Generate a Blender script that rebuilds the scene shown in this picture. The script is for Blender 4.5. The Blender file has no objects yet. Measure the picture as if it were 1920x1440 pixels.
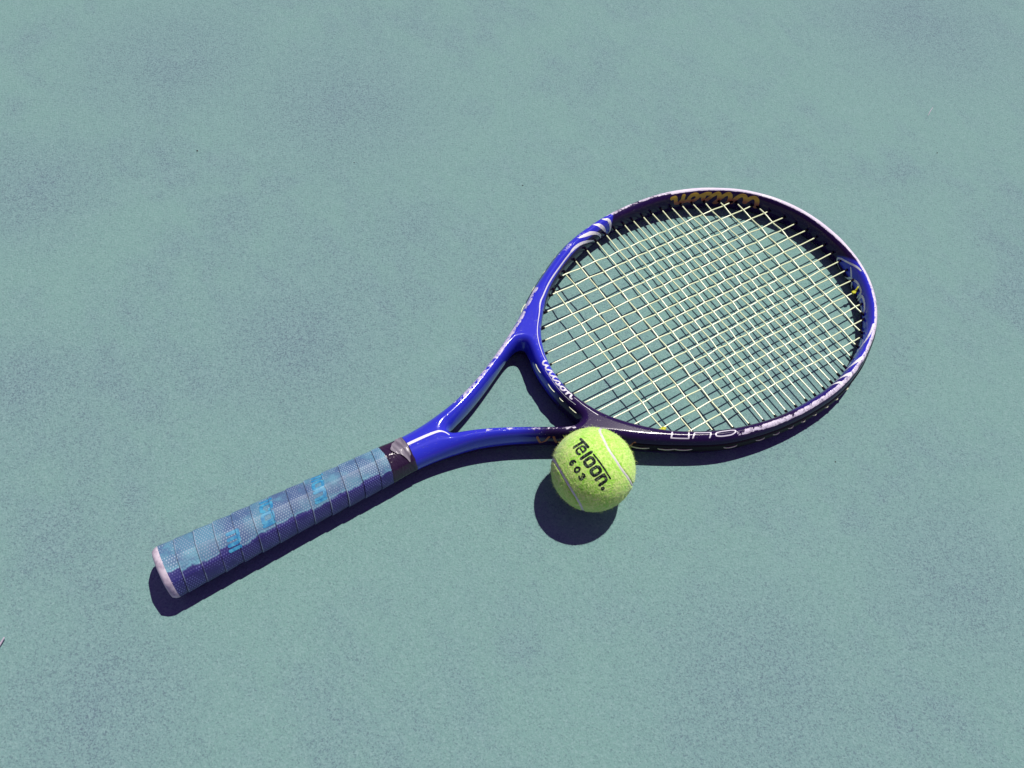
import bpy, bmesh, math, random
import numpy as np
from mathutils import Vector, Matrix
from mathutils.bvhtree import BVHTree

scene = bpy.context.scene
COL = scene.collection
random.seed(7)

# ---------------------------------------------------------------- placement: racket space -> world
# racket space: x along the handle, y across the head, z out of the strings; the court is the plane z = G0 + G1*x there
G0, G1 = -0.01434, 0.00767
_n = math.sqrt(1+G1*G1)
RW = np.array([[1, 0, G1], [0, _n, 0], [-G1, 0, 1]])/_n
RW[1] = (0, 1, 0)
def W(p): return RW @ (np.asarray(p, float)-np.array([0, 0, G0]))
def Wm(p): return (np.asarray(p, float)-np.array([0, 0, G0])) @ RW.T
RACKET_MATRIX = Matrix([list(RW[i])+[float((RW @ np.array([0, 0, -G0]))[i])] for i in range(3)]+[[0, 0, 0, 1]])

# ---------------------------------------------------------------- camera
cam_d = bpy.data.cameras.new('camera'); cam = bpy.data.objects.new('camera', cam_d); COL.objects.link(cam)
CAM_ROWS = np.array([[0.85000716, -0.5207193, 0.07961934], [-0.40783314, -0.74619032, -0.52618641], [0.3334066, 0.41479081, -0.8466337]])
CAM_POS = np.array([-0.45639923, -0.27751203, 0.600545])
r, d, f = [RW @ v for v in CAM_ROWS]; p = W(CAM_POS)
cam.matrix_world = Matrix([[r[i], -d[i], -f[i], p[i]] for i in range(3)]+[[0, 0, 0, 1]])
cam_d.sensor_fit = 'HORIZONTAL'; cam_d.sensor_width = 36; cam_d.lens = 1538.9/1920*36
cam_d.clip_start = 0.01; cam_d.clip_end = 500
scene.camera = cam

# ---------------------------------------------------------------- sky, sun, exposure
SUN_TO = RW @ (np.array([0.4498, 0.2197, 1.0])/math.sqrt(.4498**2+.2197**2+1))
ELEV = math.asin(SUN_TO[2]); AZ = math.atan2(SUN_TO[0], SUN_TO[1])
world = bpy.data.worlds.new('World'); scene.world = world; world.use_nodes = True
wn = world.node_tree.nodes; wl = world.node_tree.links
sky = wn.new('ShaderNodeTexSky'); sky.sky_type = 'NISHITA'; sky.sun_disc = False
sky.sun_elevation = ELEV; sky.sun_rotation = AZ
sky.air_density = 1.0; sky.dust_density = 0.3; sky.ozone_density = 6.0; sky.altitude = 100
tint = wn.new('ShaderNodeMix'); tint.data_type = 'RGBA'; tint.blend_type = 'MULTIPLY'; tint.inputs[0].default_value = 1
tint.inputs[7].default_value = (1.95, .50, 1.1, 1)          # violet tint added evenly over the whole sky to turn shadows purple
wl.new(sky.outputs[0], tint.inputs[6]); wl.new(tint.outputs[2], wn['Background'].inputs[0]); wn['Background'].inputs[1].default_value = 0.05
sun_d = bpy.data.lights.new('sun', 'SUN'); sun_d.energy = 4.4; sun_d.angle = math.radians(0.5); sun_d.color = (1, .95, .88)
sun = bpy.data.objects.new('sun', sun_d); COL.objects.link(sun)
sun.rotation_euler = Vector(SUN_TO).to_track_quat('Z', 'Y').to_euler(); sun.location = Vector(SUN_TO)*3
vs = scene.view_settings; vs.view_transform = 'Standard'; vs.look = 'None'; vs.exposure = 0.0; vs.gamma = 1.0

# ---------------------------------------------------------------- helpers
def tag(o, label=None, cat=None, group=None, kind=None):
    for k, v in (('label', label), ('category', cat), ('group', group), ('kind', kind)):
        if v: o[k] = v
    return o
def link(name, mesh, parent=None, mat=None):
    o = bpy.data.objects.new(name, mesh); COL.objects.link(o)
    if parent: o.parent = parent
    if mat and not mesh.materials: mesh.materials.append(mat)
    return o
def mesh_from(name, V, F, smooth=True):
    m = bpy.data.meshes.new(name)
    m.from_pydata([tuple(v) for v in V], [], [tuple(int(i) for i in f) for f in F])
    if smooth: m.polygons.foreach_set('use_smooth', [True]*len(m.polygons))
    m.update(); return m
def quads_mesh(name, V, F):
    m = bpy.data.meshes.new(name)
    m.vertices.add(len(V)); m.vertices.foreach_set('co', np.asarray(V, np.float32).ravel())
    F = np.asarray(F, np.int32); k = F.shape[1]
    m.loops.add(F.size); m.loops.foreach_set('vertex_index', F.ravel())
    m.polygons.add(len(F)); m.polygons.foreach_set('loop_start', np.arange(0, F.size, k, dtype=np.int32))
    m.polygons.foreach_set('use_smooth', np.ones(len(F), bool))
    m.update(calc_edges=True); return m
def tube(path, rad, n=8, caps=True):
    P = np.asarray(path, float); rad = np.broadcast_to(rad, len(P))
    T = np.gradient(P, axis=0); T /= np.linalg.norm(T, axis=1)[:, None]+1e-12
    up = np.array([0, 0, 1.]) if abs(T[0][2]) < .9 else np.array([1., 0, 0])
    V = []; F = []
    a = np.cross(T[0], up); a /= np.linalg.norm(a)
    for i in range(len(P)):
        a = a-T[i]*(a@T[i]); a /= np.linalg.norm(a); b = np.cross(T[i], a)
        th = np.arange(n)*2*np.pi/n
        V.append(P[i]+rad[i]*(np.cos(th)[:, None]*a+np.sin(th)[:, None]*b))
    for i in range(len(P)-1):
        for j in range(n):
            k = (j+1) % n
            F.append((i*n+j, i*n+k, (i+1)*n+k, (i+1)*n+j))
    V = np.concatenate(V)
    if caps:
        F.append(tuple(range(n))[::-1]); F.append(tuple(range((len(P)-1)*n, len(P)*n)))
    return V, F

class Mat:
    def __init__(s, name):
        s.m = bpy.data.materials.new(name); s.m.use_nodes = True
        s.n = s.m.node_tree.nodes; s.l = s.m.node_tree.links; s.b = s.n['Principled BSDF']
    def put(s, sock, v):
        if hasattr(v, 'is_output'): s.l.new(v, sock)
        else: sock.default_value = v
    def set(s, **kw):
        names = dict(color='Base Color', rough='Roughness', spec='Specular IOR Level', metal='Metallic', coat='Coat Weight',
                     coat_rough='Coat Roughness', sheen='Sheen Weight', normal='Normal', trans='Transmission Weight', ior='IOR', sss='Subsurface Weight')
        for k, v in kw.items():
            if k == 'color' and isinstance(v, tuple) and len(v) == 3: v = v+(1,)
            s.put(s.b.inputs[names[k]], v)
        return s
    def node(s, t, out=0, **kw):
        n = s.n.new(t)
        for k, v in kw.items():
            if k.startswith('p_'): setattr(n, k[2:], v)
        for k, v in kw.items():
            if k.startswith('i'):
                key = k[1:]; s.put(n.inputs[int(key) if key.isdigit() else key.strip('_')], v)
        return n.outputs[out]
    def coord(s, which='Object'):
        return s.node('ShaderNodeTexCoord', which)
    def noise(s, vec, scale, detail=3, rough=.55, out=0, dist=0):
        n = s.n.new('ShaderNodeTexNoise'); s.put(n.inputs['Vector'], vec); n.inputs['Scale'].default_value = scale
        n.inputs['Detail'].default_value = detail; n.inputs['Roughness'].default_value = rough; n.inputs['Distortion'].default_value = dist
        return n.outputs[out]
    def scale(s, vec, x, y, z, rot=0):
        return s.node('ShaderNodeMapping', i0=vec, iScale=(x, y, z), iRotation=(0, 0, rot))
    def ramp(s, x, a, b, lo=0., hi=1., smooth=True):
        return s.node('ShaderNodeMapRange', i0=x, i1=a, i2=b, i3=lo, i4=hi, p_interpolation_type='SMOOTHSTEP' if smooth else 'LINEAR')
    def math(s, op, a, b=0., c=0.):
        return s.node('ShaderNodeMath', p_operation=op, i0=a, i1=b, i2=c)
    def mix(s, f, a, b, mode='MIX'):
        n = s.n.new('ShaderNodeMix'); n.data_type = 'RGBA'; n.blend_type = mode
        s.put(n.inputs[0], f)
        for i, v in ((6, a), (7, b)):
            if isinstance(v, tuple) and len(v) == 3: v = v+(1,)
            s.put(n.inputs[i], v)
        return n.outputs[2]
    def attr(s, name, out='Fac'):
        n = s.n.new('ShaderNodeAttribute'); n.attribute_name = name; return n.outputs[out]
    def bump(s, h, dist, strength=1., normal=None):
        n = s.n.new('ShaderNodeBump'); s.put(n.inputs['Height'], h); n.inputs['Distance'].default_value = dist; n.inputs['Strength'].default_value = strength
        if normal is not None: s.put(n.inputs['Normal'], normal)
        return n.outputs[0]

# marching-squares sheet: polygons where sd < 0 on a (u, v) grid, mapped to 3-D by fn(u, v) -> (points, normals)
def sheet(sd, us, vs_):
    U, Vv = np.meshgrid(us, vs_, indexing='ij'); S = sd(U, Vv)
    pts = []; key = {}
    def vert(k, u, v):
        if k not in key: key[k] = len(pts); pts.append((u, v))
        return key[k]
    F = []
    nu, nv = S.shape
    m = S < 0
    any_in = m[:-1, :-1] | m[1:, :-1] | m[1:, 1:] | m[:-1, 1:]
    for i, j in np.argwhere(any_in):
        c = [(i, j), (i+1, j), (i+1, j+1), (i, j+1)]; poly = []
        for q in range(4):
            a, b = c[q], c[(q+1) % 4]; sa, sb = S[a], S[b]
            if sa < 0: poly.append(vert(('c', a), us[a[0]], vs_[a[1]]))
            if (sa < 0) != (sb < 0):
                t = sa/(sa-sb)
                poly.append(vert(('e',)+tuple(sorted((a, b))), us[a[0]]+t*(us[b[0]]-us[a[0]]), vs_[a[1]]+t*(vs_[b[1]]-vs_[a[1]])))
        if len(poly) >= 3: F.append(poly)
    return np.array(pts).reshape(-1, 2), F
def strokes_sd(strokes):
    """strokes: lists of (u, v, radius); union of tapered capsules"""
    segs = []
    for s in strokes:
        s = [tuple(q) for q in s]
        if len(s) == 1: s = s*2
        segs += list(zip(s[:-1], s[1:]))
    def sd(U, V):
        D = np.full(U.shape, 1e9)
        for (x0, y0, r0), (x1, y1, r1) in segs:
            dx, dy = x1-x0, y1-y0; L = dx*dx+dy*dy+1e-12
            t = np.clip(((U-x0)*dx+(V-y0)*dy)/L, 0, 1)
            D = np.minimum(D, np.hypot(U-x0-t*dx, V-y0-t*dy)-(r0+(r1-r0)*t))
        return D
    allp = np.array([q for s in strokes for q in s])
    R = allp[:, 2].max()
    return sd, (allp[:, 0].min()-R, allp[:, 0].max()+R, allp[:, 1].min()-R, allp[:, 1].max()+R)
def smooth_line(pts, n=6):
    """catmull spline through (u, v[, r]) points"""
    P = np.array(pts, float)
    if len(P) < 3: return [tuple(q) for q in P]
    Q = np.r_[[2*P[0]-P[1]], P, [2*P[-1]-P[-2]]]; out = []
    for i in range(1, len(Q)-2):
        a, b, c, d_ = Q[i-1:i+3]
        for t in np.arange(n)/n:
            out.append(.5*((2*b)+(-a+c)*t+(2*a-5*b+4*c-d_)*t*t+(-a+3*b-3*c+d_)*t**3))
    out.append(P[-1]); return [tuple(q) for q in out]

# ---------------------------------------------------------------- frame geometry (racket space, metres; x along the handle)
MM = 0.001
OUTER = [(-350,14.2),(-338,14.3),(-328,14.6),(-312,15.6),(-295,18.0),(-275,22.3),(-250,31.7),(-227,43.1),(-204,56.1),(-181,70.9),(-165,82.8),(-150,93.2),(-129,105.9),(-109,116.8),(-89,125.2),(-58,132.8),(-30,136.3),(-7,137.0),(17,135.8),(40,131.8),(67,122.8),(86,113.2),(104.8,102),(120.3,88.6),(132.9,74.3),(145.1,53.2),(152.6,30.4),(155.9,6),(156.2,0)]
INNER = [(144.6,0),(143.9,15),(141.2,30),(137.3,42.5),(131.5,55.5),(123,69.4),(112,83),(102,92),(88,101.5),(72,109.7),(58,115),(45,119),(30,122.3),(15,124.2),(0,125),(-15,125.2),(-30,124.6),(-47,122.6),(-62,119.3),(-78,114.7),(-96,107.8),(-113,99.4),(-134,86),(-153,69),(-167,52.5),(-176,36.5),(-181.5,20),(-183.6,7),(-183.8,0)]
THROAT = [(-291.5,0),(-289.5,2.6),(-282,5.6),(-266,11.8),(-248,20.2),(-230,29.8),(-213,39.2),(-204,43.6),(-196.5,45.6),(-191.0,43.2),(-191.4,35.5),(-194.2,24),(-195.8,12),(-196.2,0)]

def catmull(pts, n=14, mir0=False, mir1=False):
    P = [np.array(p, float) for p in pts]
    a = P[1]*[1,-1] if mir0 else 2*P[0]-P[1]
    b = P[-2]*[1,-1] if mir1 else 2*P[-1]-P[-2]
    P = [a]+P+[b]
    out = []
    t = np.linspace(0,1,n,endpoint=False)[:,None]
    for i in range(1,len(P)-2):
        p0,p1,p2,p3 = P[i-1:i+3]
        d01,d12,d23 = [max(np.linalg.norm(v),1e-6)**.5 for v in (p1-p0,p2-p1,p3-p2)]   # centripetal
        m1 = (p2-p1) + d12*((p1-p0)/d01 - (p2-p0)/(d01+d12))
        m2 = (p2-p1) + d12*((p3-p2)/d23 - (p3-p1)/(d12+d23))
        out.append((2*t**3-3*t**2+1)*p1+(t**3-2*t**2+t)*m1+(-2*t**3+3*t**2)*p2+(t**3-t**2)*m2)
    out.append(P[-2][None])
    return np.concatenate(out)
C_OUT = catmull(OUTER, 16, False, True)*MM
C_INN = catmull(INNER, 16, True, True)*MM
C_THR = catmull(THROAT, 10, True, True)*MM
POW = 2.2

def sstep(a,b,x):
    t = np.clip((x-a)/(b-a),0,1); return t*t*(3-2*t)
def wfun(x, y):
    """distance from the edge over which the section rounds off"""
    base = (7.0+6.0*sstep(-.272,-.318,x))*MM
    th = np.arctan2(y, x-HC[0])
    half = (np.interp(th,*HOOP[1],period=2*np.pi)-np.interp(th,*HOOP[0],period=2*np.pi))/2
    k = sstep(-.150,-.118,x)
    return base*(1-k)+np.clip(half*1.06,.003,.008)*k
def hfun(x): return (13.3 - .7*sstep(.06,.14,x)) * MM
def hz(x, z):
    """half depth of the beam; the lower half reaches down to the court"""
    return np.where(z < 0, np.clip((.01434-.00767*x)*1.025, .0128, .0154), hfun(x))

def hoop_radius():
    """inner and outer radius of the hoop by angle about HC"""
    full = lambda c: np.r_[c, c[::-1]*[1,-1]]
    out = C_OUT[C_OUT[:,0] > -.175]
    thr = C_THR[(C_THR[:,0] > -.2)&(C_THR[:,1]<.036)]
    res = []
    for c in (C_INN, np.r_[out, thr]):
        c = full(c)-HC
        th = np.arctan2(c[:,1],c[:,0]); r = np.hypot(c[:,0],c[:,1]); o = np.argsort(th)
        res.append((th[o], r[o]))
    return res
HC = np.array([-.018,0.])
HOOP = hoop_radius()
def hoop(th, ph):
    """approximate surface point: th polar angle, ph 0 inner wall .. 90 top .. 180 outer wall (degrees)"""
    th = np.radians(np.asarray(th,float)); th = (th+np.pi)%(2*np.pi)-np.pi
    ph = np.radians(np.asarray(ph,float))
    ri = np.interp(th,*HOOP[0],period=2*np.pi); ro = np.interp(th,*HOOP[1],period=2*np.pi)
    c,s = np.cos(ph),np.sin(ph)
    r = (ri+ro)/2-(ro-ri)/2*np.sign(c)*np.abs(c)**(2/POW)
    x = HC[0]+r*np.cos(th)
    return np.stack([x, r*np.sin(th), hfun(x)*np.sign(s)*np.abs(s)**(2/POW)],-1)

def frame_field(h=.0009):
    xs = np.arange(-.3495,.1595,h); ys = np.arange(-2*h,.1405,h)
    segs = []
    for c in (C_OUT,C_INN,C_THR):
        for f in ((1,1),(1,-1)):
            cc = c*f; segs.append(np.stack([cc[:-1],cc[1:]],1))
    segs = np.concatenate(segs)
    # inside by row parity
    inside = np.zeros((len(xs),len(ys)),bool)
    poly = lambda c: np.r_[c, c[::-1]*[1,-1], c[:1]]
    for j,y in enumerate(ys):
        row = np.zeros(len(xs),int)
        for c in (C_OUT,C_INN,C_THR):
            p = poly(c); a,b = p[:-1],p[1:]
            m = (a[:,1]>y)!=(b[:,1]>y)
            xc = a[m,0]+(y-a[m,1])/(b[m,1]-a[m,1])*(b[m,0]-a[m,0])
            row += (xc[None,:]>xs[:,None]).sum(1)
        inside[:,j] = row%2==1
    near = inside.copy()
    for _ in range(3):
        n2 = near.copy(); n2[1:]|=near[:-1]; n2[:-1]|=near[1:]; n2[:,1:]|=near[:,:-1]; n2[:,:-1]|=near[:,1:]; near=n2
    I = np.argwhere(near); P = np.stack([xs[I[:,0]],ys[I[:,1]]],1)
    A,B = segs[:,0],segs[:,1]; AB=B-A; L2=(AB**2).sum(1)+1e-18; mid=(A+B)/2
    dist = np.empty(len(P))
    for k in range(0,len(P),1500):
        p = P[k:k+1500]
        d2 = (p[:,:1]-mid[None,:,0])**2+(p[:,1:]-mid[None,:,1])**2
        nn = np.argpartition(d2,4,axis=1)[:,:4]
        ap = p[:,None]-A[nn]; t = np.clip((ap*AB[nn]).sum(2)/L2[nn],0,1)
        dist[k:k+1500] = np.sqrt(((ap-t[...,None]*AB[nn])**2).sum(2).min(1))
    D = np.full(inside.shape,-4*h); D[I[:,0],I[:,1]] = dist*np.where(inside[I[:,0],I[:,1]],1,-1)
    # mirror to full width
    k0 = 2
    ysf = np.r_[-ys[:k0:-1], ys[k0:]]; Df = np.c_[D[:,:k0:-1], D[:,k0:]]
    for _ in range(5):
        Df[1:-1,1:-1] = Df[1:-1,1:-1]*.5+.125*(Df[:-2,1:-1]+Df[2:,1:-1]+Df[1:-1,:-2]+Df[1:-1,2:])
    return xs,ysf,Df

def bilin(xs,ys,D,x,y):
    h = xs[1]-xs[0]
    u = np.clip((x-xs[0])/h,0,len(xs)-1.001); v = np.clip((y-ys[0])/h,0,len(ys)-1.001)
    i=u.astype(int); j=v.astype(int); u=u-i; v=v-j
    return D[i,j]*(1-u)*(1-v)+D[i+1,j]*u*(1-v)+D[i,j+1]*(1-u)*v+D[i+1,j+1]*u*v

def implicit(xs,ys,D,x,y,z):
    d = bilin(xs,ys,D,x,y)
    return (np.maximum(1-d/wfun(x,y),0)**POW+(np.abs(z)/hz(x,z))**POW)**(1/POW)-1

def frame_mesh():
    xs,ys,D = frame_field()
    h = xs[1]-xs[0]
    zs = np.arange(-.01665,.0150,h); 
    X = xs[:,None]
    a = np.maximum(1-D/wfun(X,ys[None,:]),0)**POW
    G = ((a[:,:,None]+(np.abs(zs)[None,None,:]/hz(X[:,:,None],zs[None,None,:]))**POW)**(1/POW)-1).astype(np.float32)
    ins = G<0
    nx,ny,nz = G.shape
    # active cells
    cnt = sum(ins[i:nx-1+i,j:ny-1+j,k:nz-1+k].astype(np.int8) for i in (0,1) for j in (0,1) for k in (0,1))
    act = (cnt>0)&(cnt<8)
    idx = np.full(act.shape,-1,np.int64); C = np.argwhere(act); idx[act] = np.arange(len(C))
    acc = np.zeros((len(C),3)); num = np.zeros(len(C))
    corners = [(i,j,k) for i in (0,1) for j in (0,1) for k in (0,1)]
    for a_ in corners:
        for ax in range(3):
            if a_[ax]==0:
                b_ = list(a_); b_[ax]=1
                ga = G[C[:,0]+a_[0],C[:,1]+a_[1],C[:,2]+a_[2]]; gb = G[C[:,0]+b_[0],C[:,1]+b_[1],C[:,2]+b_[2]]
                m = (ga<0)!=(gb<0)
                t = ga[m]/(ga[m]-gb[m])
                p = np.array(a_,float)[None].repeat(m.sum(),0); p[:,ax] += t
                acc[m]+=p; num[m]+=1
    V = np.stack([xs[0]+h*(C[:,0]+acc[:,0]/num), ys[0]+h*(C[:,1]+acc[:,1]/num), zs[0]+h*(C[:,2]+acc[:,2]/num)],1)
    F = []
    for ax in range(3):
        sl0 = [slice(None)]*3; sl1=[slice(None)]*3
        sl0[ax]=slice(0,-1); sl1[ax]=slice(1,None)
        e = ins[tuple(sl0)]!=ins[tuple(sl1)]
        E = np.argwhere(e)
        o = [k for k in range(3) if k!=ax]
        ok = (E[:,o[0]]>0)&(E[:,o[1]]>0)&(E[:,o[0]]<G.shape[o[0]]-1)&(E[:,o[1]]<G.shape[o[1]]-1)
        E = E[ok]
        def cell(du,dv):
            q = E.copy(); q[:,o[0]]+=du; q[:,o[1]]+=dv
            return idx[q[:,0],q[:,1],q[:,2]]
        quad = np.stack([cell(-1,-1),cell(0,-1),cell(0,0),cell(-1,0)],1)
        first_in = ins[tuple(E.T)]
        flip = first_in if ax!=1 else ~first_in
        quad[~flip] = quad[~flip][:,::-1]
        F.append(quad)
    F = np.concatenate(F); F = F[(F>=0).all(1)]
    # settle the vertices on the exact surface, and take its gradient as normal
    e = 4e-4
    for it in range(3):
        g = np.stack([implicit(xs,ys,D,V[:,0]+e,V[:,1],V[:,2])-implicit(xs,ys,D,V[:,0]-e,V[:,1],V[:,2]),
                      implicit(xs,ys,D,V[:,0],V[:,1]+e,V[:,2])-implicit(xs,ys,D,V[:,0],V[:,1]-e,V[:,2]),
                      implicit(xs,ys,D,V[:,0],V[:,1],V[:,2]+e)-implicit(xs,ys,D,V[:,0],V[:,1],V[:,2]-e)],1)/(2*e)
        if it<2:
            f = implicit(xs,ys,D,V[:,0],V[:,1],V[:,2])
            V = V - np.clip(f/(g**2).sum(1).clip(1e3),-4e-4,4e-4)[:,None]*g*.8
    N = g/np.linalg.norm(g,axis=1)[:,None]
    dd = bilin(xs,ys,D,V[:,0],V[:,1])
    return V,F,N,dd

# ---------------------------------------------------------------- the court
m = Mat('court_paint')
co = m.coord('Object')
big = m.noise(m.scale(co, 1, 1.35, 1, .35), 4.2, 5, .62, dist=.5)
mid = m.noise(m.scale(co, 1.6, .7, 1, -.55), 21, 5, .65)
def cells(vec, sc):
    n = m.n.new('ShaderNodeTexVoronoi'); m.put(n.inputs['Vector'], vec); n.inputs['Scale'].default_value = sc
    sp = m.n.new('ShaderNodeSeparateColor'); m.l.new(n.outputs['Color'], sp.inputs[0]); return sp.outputs[0]
warp = m.node('ShaderNodeVectorMath', p_operation='ADD', i0=co, i1=m.node('ShaderNodeVectorMath', p_operation='SCALE', i0=m.noise(co, 900, 1, .5, out=1), iScale=.0012))
g1 = cells(warp, 1250); g2 = cells(m.scale(warp, 1, 1, 1, .8), 800)
lump = m.noise(co, 560, 2, .55)
patch = m.ramp(m.math('ADD', m.math('MULTIPLY', big, .60), m.math('MULTIPLY', mid, .40)), .40, .68)
stain = None          # worn, greyed areas of the paint
for sx, sy, sr in ((-0.509, 0.448, 0.045), (-0.321, 0.573, 0.064), (-0.581, 0.227, 0.034), (-0.188, 0.427, 0.07), (0.535, 0.24, 0.082), (-0.192, -0.288, 0.049), (0.01, -0.307, 0.045), (-0.603, -0.061, 0.043), (-0.358, 0.156, 0.052)):
    d_ = m.node('ShaderNodeVectorMath', 1, p_operation='DISTANCE', i0=co, i1=(sx, sy, 0))
    s_ = m.ramp(m.math('ADD', m.math('DIVIDE', d_, sr), m.math('ADD', m.math('MULTIPLY', m.math('SUBTRACT', mid, .5), 3.2), m.math('MULTIPLY', m.math('SUBTRACT', big, .5), 4.5))), .0, 2.1, 1, 0)
    stain = s_ if stain is None else m.math('MAXIMUM', stain, s_)
patch = m.math('MINIMUM', m.math('ADD', m.math('MULTIPLY', patch, .75), m.math('MULTIPLY', stain, .52)), 1.25)
base = m.mix(patch, (.173, .330, .296), (.158, .275, .288))
streak = m.ramp(m.noise(m.scale(co, .6, 2.6, 1, .9), 9, 4, .65), .54, .74)
base = m.mix(m.math('MULTIPLY', streak, .26), base, (.200, .350, .335))
gv = m.math('ADD', m.math('MULTIPLY', g1, .55), m.math('MULTIPLY', g2, .45))
base = m.mix(m.ramp(gv, .40, .95, 0, .55), base, (.255, .405, .39))
dark = m.ramp(m.math('SUBTRACT', gv, m.math('MULTIPLY', patch, .16)), .10, .30, 1, 0)
base = m.mix(m.math('MULTIPLY', dark, m.ramp(patch, 0, 1, .34, .56)), base, (.085, .115, .165))
h = m.math('ADD', m.math('MULTIPLY', lump, .9), m.math('MULTIPLY', gv, .35))
m.set(color=base, rough=.88, spec=.2, normal=m.bump(h, .0007, .8))
M_COURT = m.m

# ---------------------------------------------------------------- racket materials
m = Mat('frame_paint')
co = m.coord('Object')
blue = m.attr('blue'); crest = m.attr('crest'); wear_glint = m.attr('wear_glint')
body = m.mix(blue, (.019, .009, .058), (.028, .038, .55))
n1 = m.noise(m.scale(co, 1, 1, 1), 330, 5, .7); n2 = m.noise(co, 75, 4, .65)
chip_n = m.math('ADD', m.math('MULTIPLY', n1, .45), m.math('MULTIPLY', n2, .65))
thr = m.math('SUBTRACT', chip_n, m.math('MULTIPLY', wear_glint, .62))
chip = m.ramp(m.math('MULTIPLY', thr, -1.), -.215, -.185)
chip = m.math('MULTIPLY', chip, m.ramp(wear_glint, .02, .2))
rub = m.ramp(m.noise(m.scale(co, 1, 1, 1, .4), 520, 4, .75, dist=.6), .52, .66, 1, .25)
rub2 = m.ramp(m.math('ADD', m.noise(co, 160, 4, .7), m.math('MULTIPLY', wear_glint, .30)), .56, .72, .35, 1)
chip = m.math('MULTIPLY', chip, m.math('MAXIMUM', m.math('MULTIPLY', rub, rub2), m.ramp(wear_glint, .82, .90)))  # painted highlight of the far rim stays solid white
tone = m.mix(m.noise(co, 150, 3, .6), (.62, .58, .72), (.86, .83, .90))
col = m.mix(chip, body, tone)
scr = m.noise(m.scale(co, 1, 1, 1), 1200, 3, .6)
rough = m.ramp(chip, 0, 1, .15, .5)
m.set(color=col, rough=rough, spec=m.mix(blue, (.13, .13, .13), (.34, .34, .34)), coat=m.mix(blue, (.06, .06, .06), (.2, .2, .2)), coat_rough=m.ramp(n2, .3, .7, .04, .10))
dust = m.ramp(m.noise(co, 900, 3, .7), .66, .74)
scuff = m.ramp(m.noise(m.scale(co, .5, 2.4, 1, .5), 420, 4, .7, dist=.8), .60, .72)
col = m.mix(m.math('ADD', m.math('MULTIPLY', dust, .10), m.math('MULTIPLY', scuff, .10)), col, (.42, .44, .62)); m.set(color=col)
nrm = m.bump(m.math('ADD', m.math('ADD', m.math('MULTIPLY', chip, -1.), m.math('MULTIPLY', scuff, -.35)), m.math('MULTIPLY', scr, .22)), .00014, .7)
m.set(normal=nrm); m.put(m.b.inputs['Coat Normal'], nrm)
M_FRAME = m.m

def paint(name, color, rough=.3, wornc=None):
    m = Mat(name)
    c = color
    if wornc:
        nz = m.noise(m.coord('Object'), 420, 4, .7)
        c = m.mix(m.ramp(nz, .56, .62), color, wornc)
    m.set(color=c, rough=rough, spec=.5); return m.m
M_WHITE = paint('white_print', (.74, .74, .80), .3)
M_STRIPE = paint('stripe_print', (.90, .92, .92), .3, (.5, .48, .66))
M_GREY = paint('grey_print', (.74, .82, .80), .35)
m = Mat('gold_print')
zc = m.node('ShaderNodeSeparateXYZ', 2, i0=m.coord('Object'))
m.set(color=m.mix(m.ramp(zc, .0015, .0085), (.30, .075, .04), (.52, .36, .03)), rough=.4); M_GOLD = m.m
m = Mat('side_print'); m.set(color=(.40, .13, .05), rough=.4); M_SIDE = m.m
m = Mat('black_plastic'); m.set(color=(.008, .005, .012), rough=.45, spec=.08); M_PLASTIC = m.m
m = Mat('string_gut')
m.set(color=(.86, .97, .56), rough=.30, spec=.9, coat=.8, coat_rough=.3); M_STRING = m.m
m = Mat('knot_lime'); m.set(color=(.62, .66, .03), rough=.35); M_KNOT = m.m

# grip: perforated tape, uv in millimetres (u across the tape, v round the handle)
m = Mat('perforated_grip')
uv = m.node('ShaderNodeUVMap')
S3 = 2.0
def lattice(ox, oy):
    v = m.node('ShaderNodeMapping', i0=uv, iLocation=(ox, oy, 0), iScale=(1/(S3), 1/(S3*1.732), 1))
    fr = m.node('ShaderNodeVectorMath', p_operation='FRACTION', i0=v)
    sb = m.node('ShaderNodeVectorMath', p_operation='SUBTRACT', i0=fr, i1=(.5, .5, 0))
    sc = m.node('ShaderNodeVectorMath', p_operation='MULTIPLY', i0=sb, i1=(S3, S3*1.732, 0))
    return m.node('ShaderNodeVectorMath', 1, p_operation='LENGTH', i0=sc)
dist = m.math('MINIMUM', lattice(0, 0), lattice(.5, .5))
co = m.coord('Object')
worn = m.attr('worn')  # lighter sector: sun sheen put into the colour, mixed with wear
dots = m.ramp(dist, .42, .62, 1, 0)
wn1 = m.noise(m.scale(co, 1, 1, 1), 95, 4, .6)
wn2 = m.noise(co, 45, 3, .6)
wrap = m.attr('wrap')
sheen_wear = m.ramp(m.math('ADD', worn, m.math('MULTIPLY', m.math('SUBTRACT', wn1, .5), 1.5)), .38, .72)
patchy = m.ramp(wn2, .36, .62)
basec = m.mix(m.noise(co, 60, 2), (.020, .019, .115), (.034, .038, .20))
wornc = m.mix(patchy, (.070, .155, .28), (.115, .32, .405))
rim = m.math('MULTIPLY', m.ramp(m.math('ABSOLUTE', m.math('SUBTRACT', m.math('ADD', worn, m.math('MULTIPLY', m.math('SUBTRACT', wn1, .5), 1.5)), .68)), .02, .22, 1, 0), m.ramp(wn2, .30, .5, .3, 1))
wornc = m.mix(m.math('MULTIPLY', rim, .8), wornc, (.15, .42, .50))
c = m.mix(sheen_wear, basec, wornc)
dotc = m.mix(sheen_wear, (.13, .15, .40), (.33, .48, .57))
clog = m.ramp(m.noise(co, 95, 3, .6), .40, .52)
edge_n = m.attr('flat')
c = m.mix(m.math('MULTIPLY', m.math('MULTIPLY', dots, clog), .9), c, dotc)
c = m.mix(m.math('MULTIPLY', wrap, .34), c, (.035, .028, .15))
edge = m.ramp(edge_n, .0, .07, .8, 0)
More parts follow.
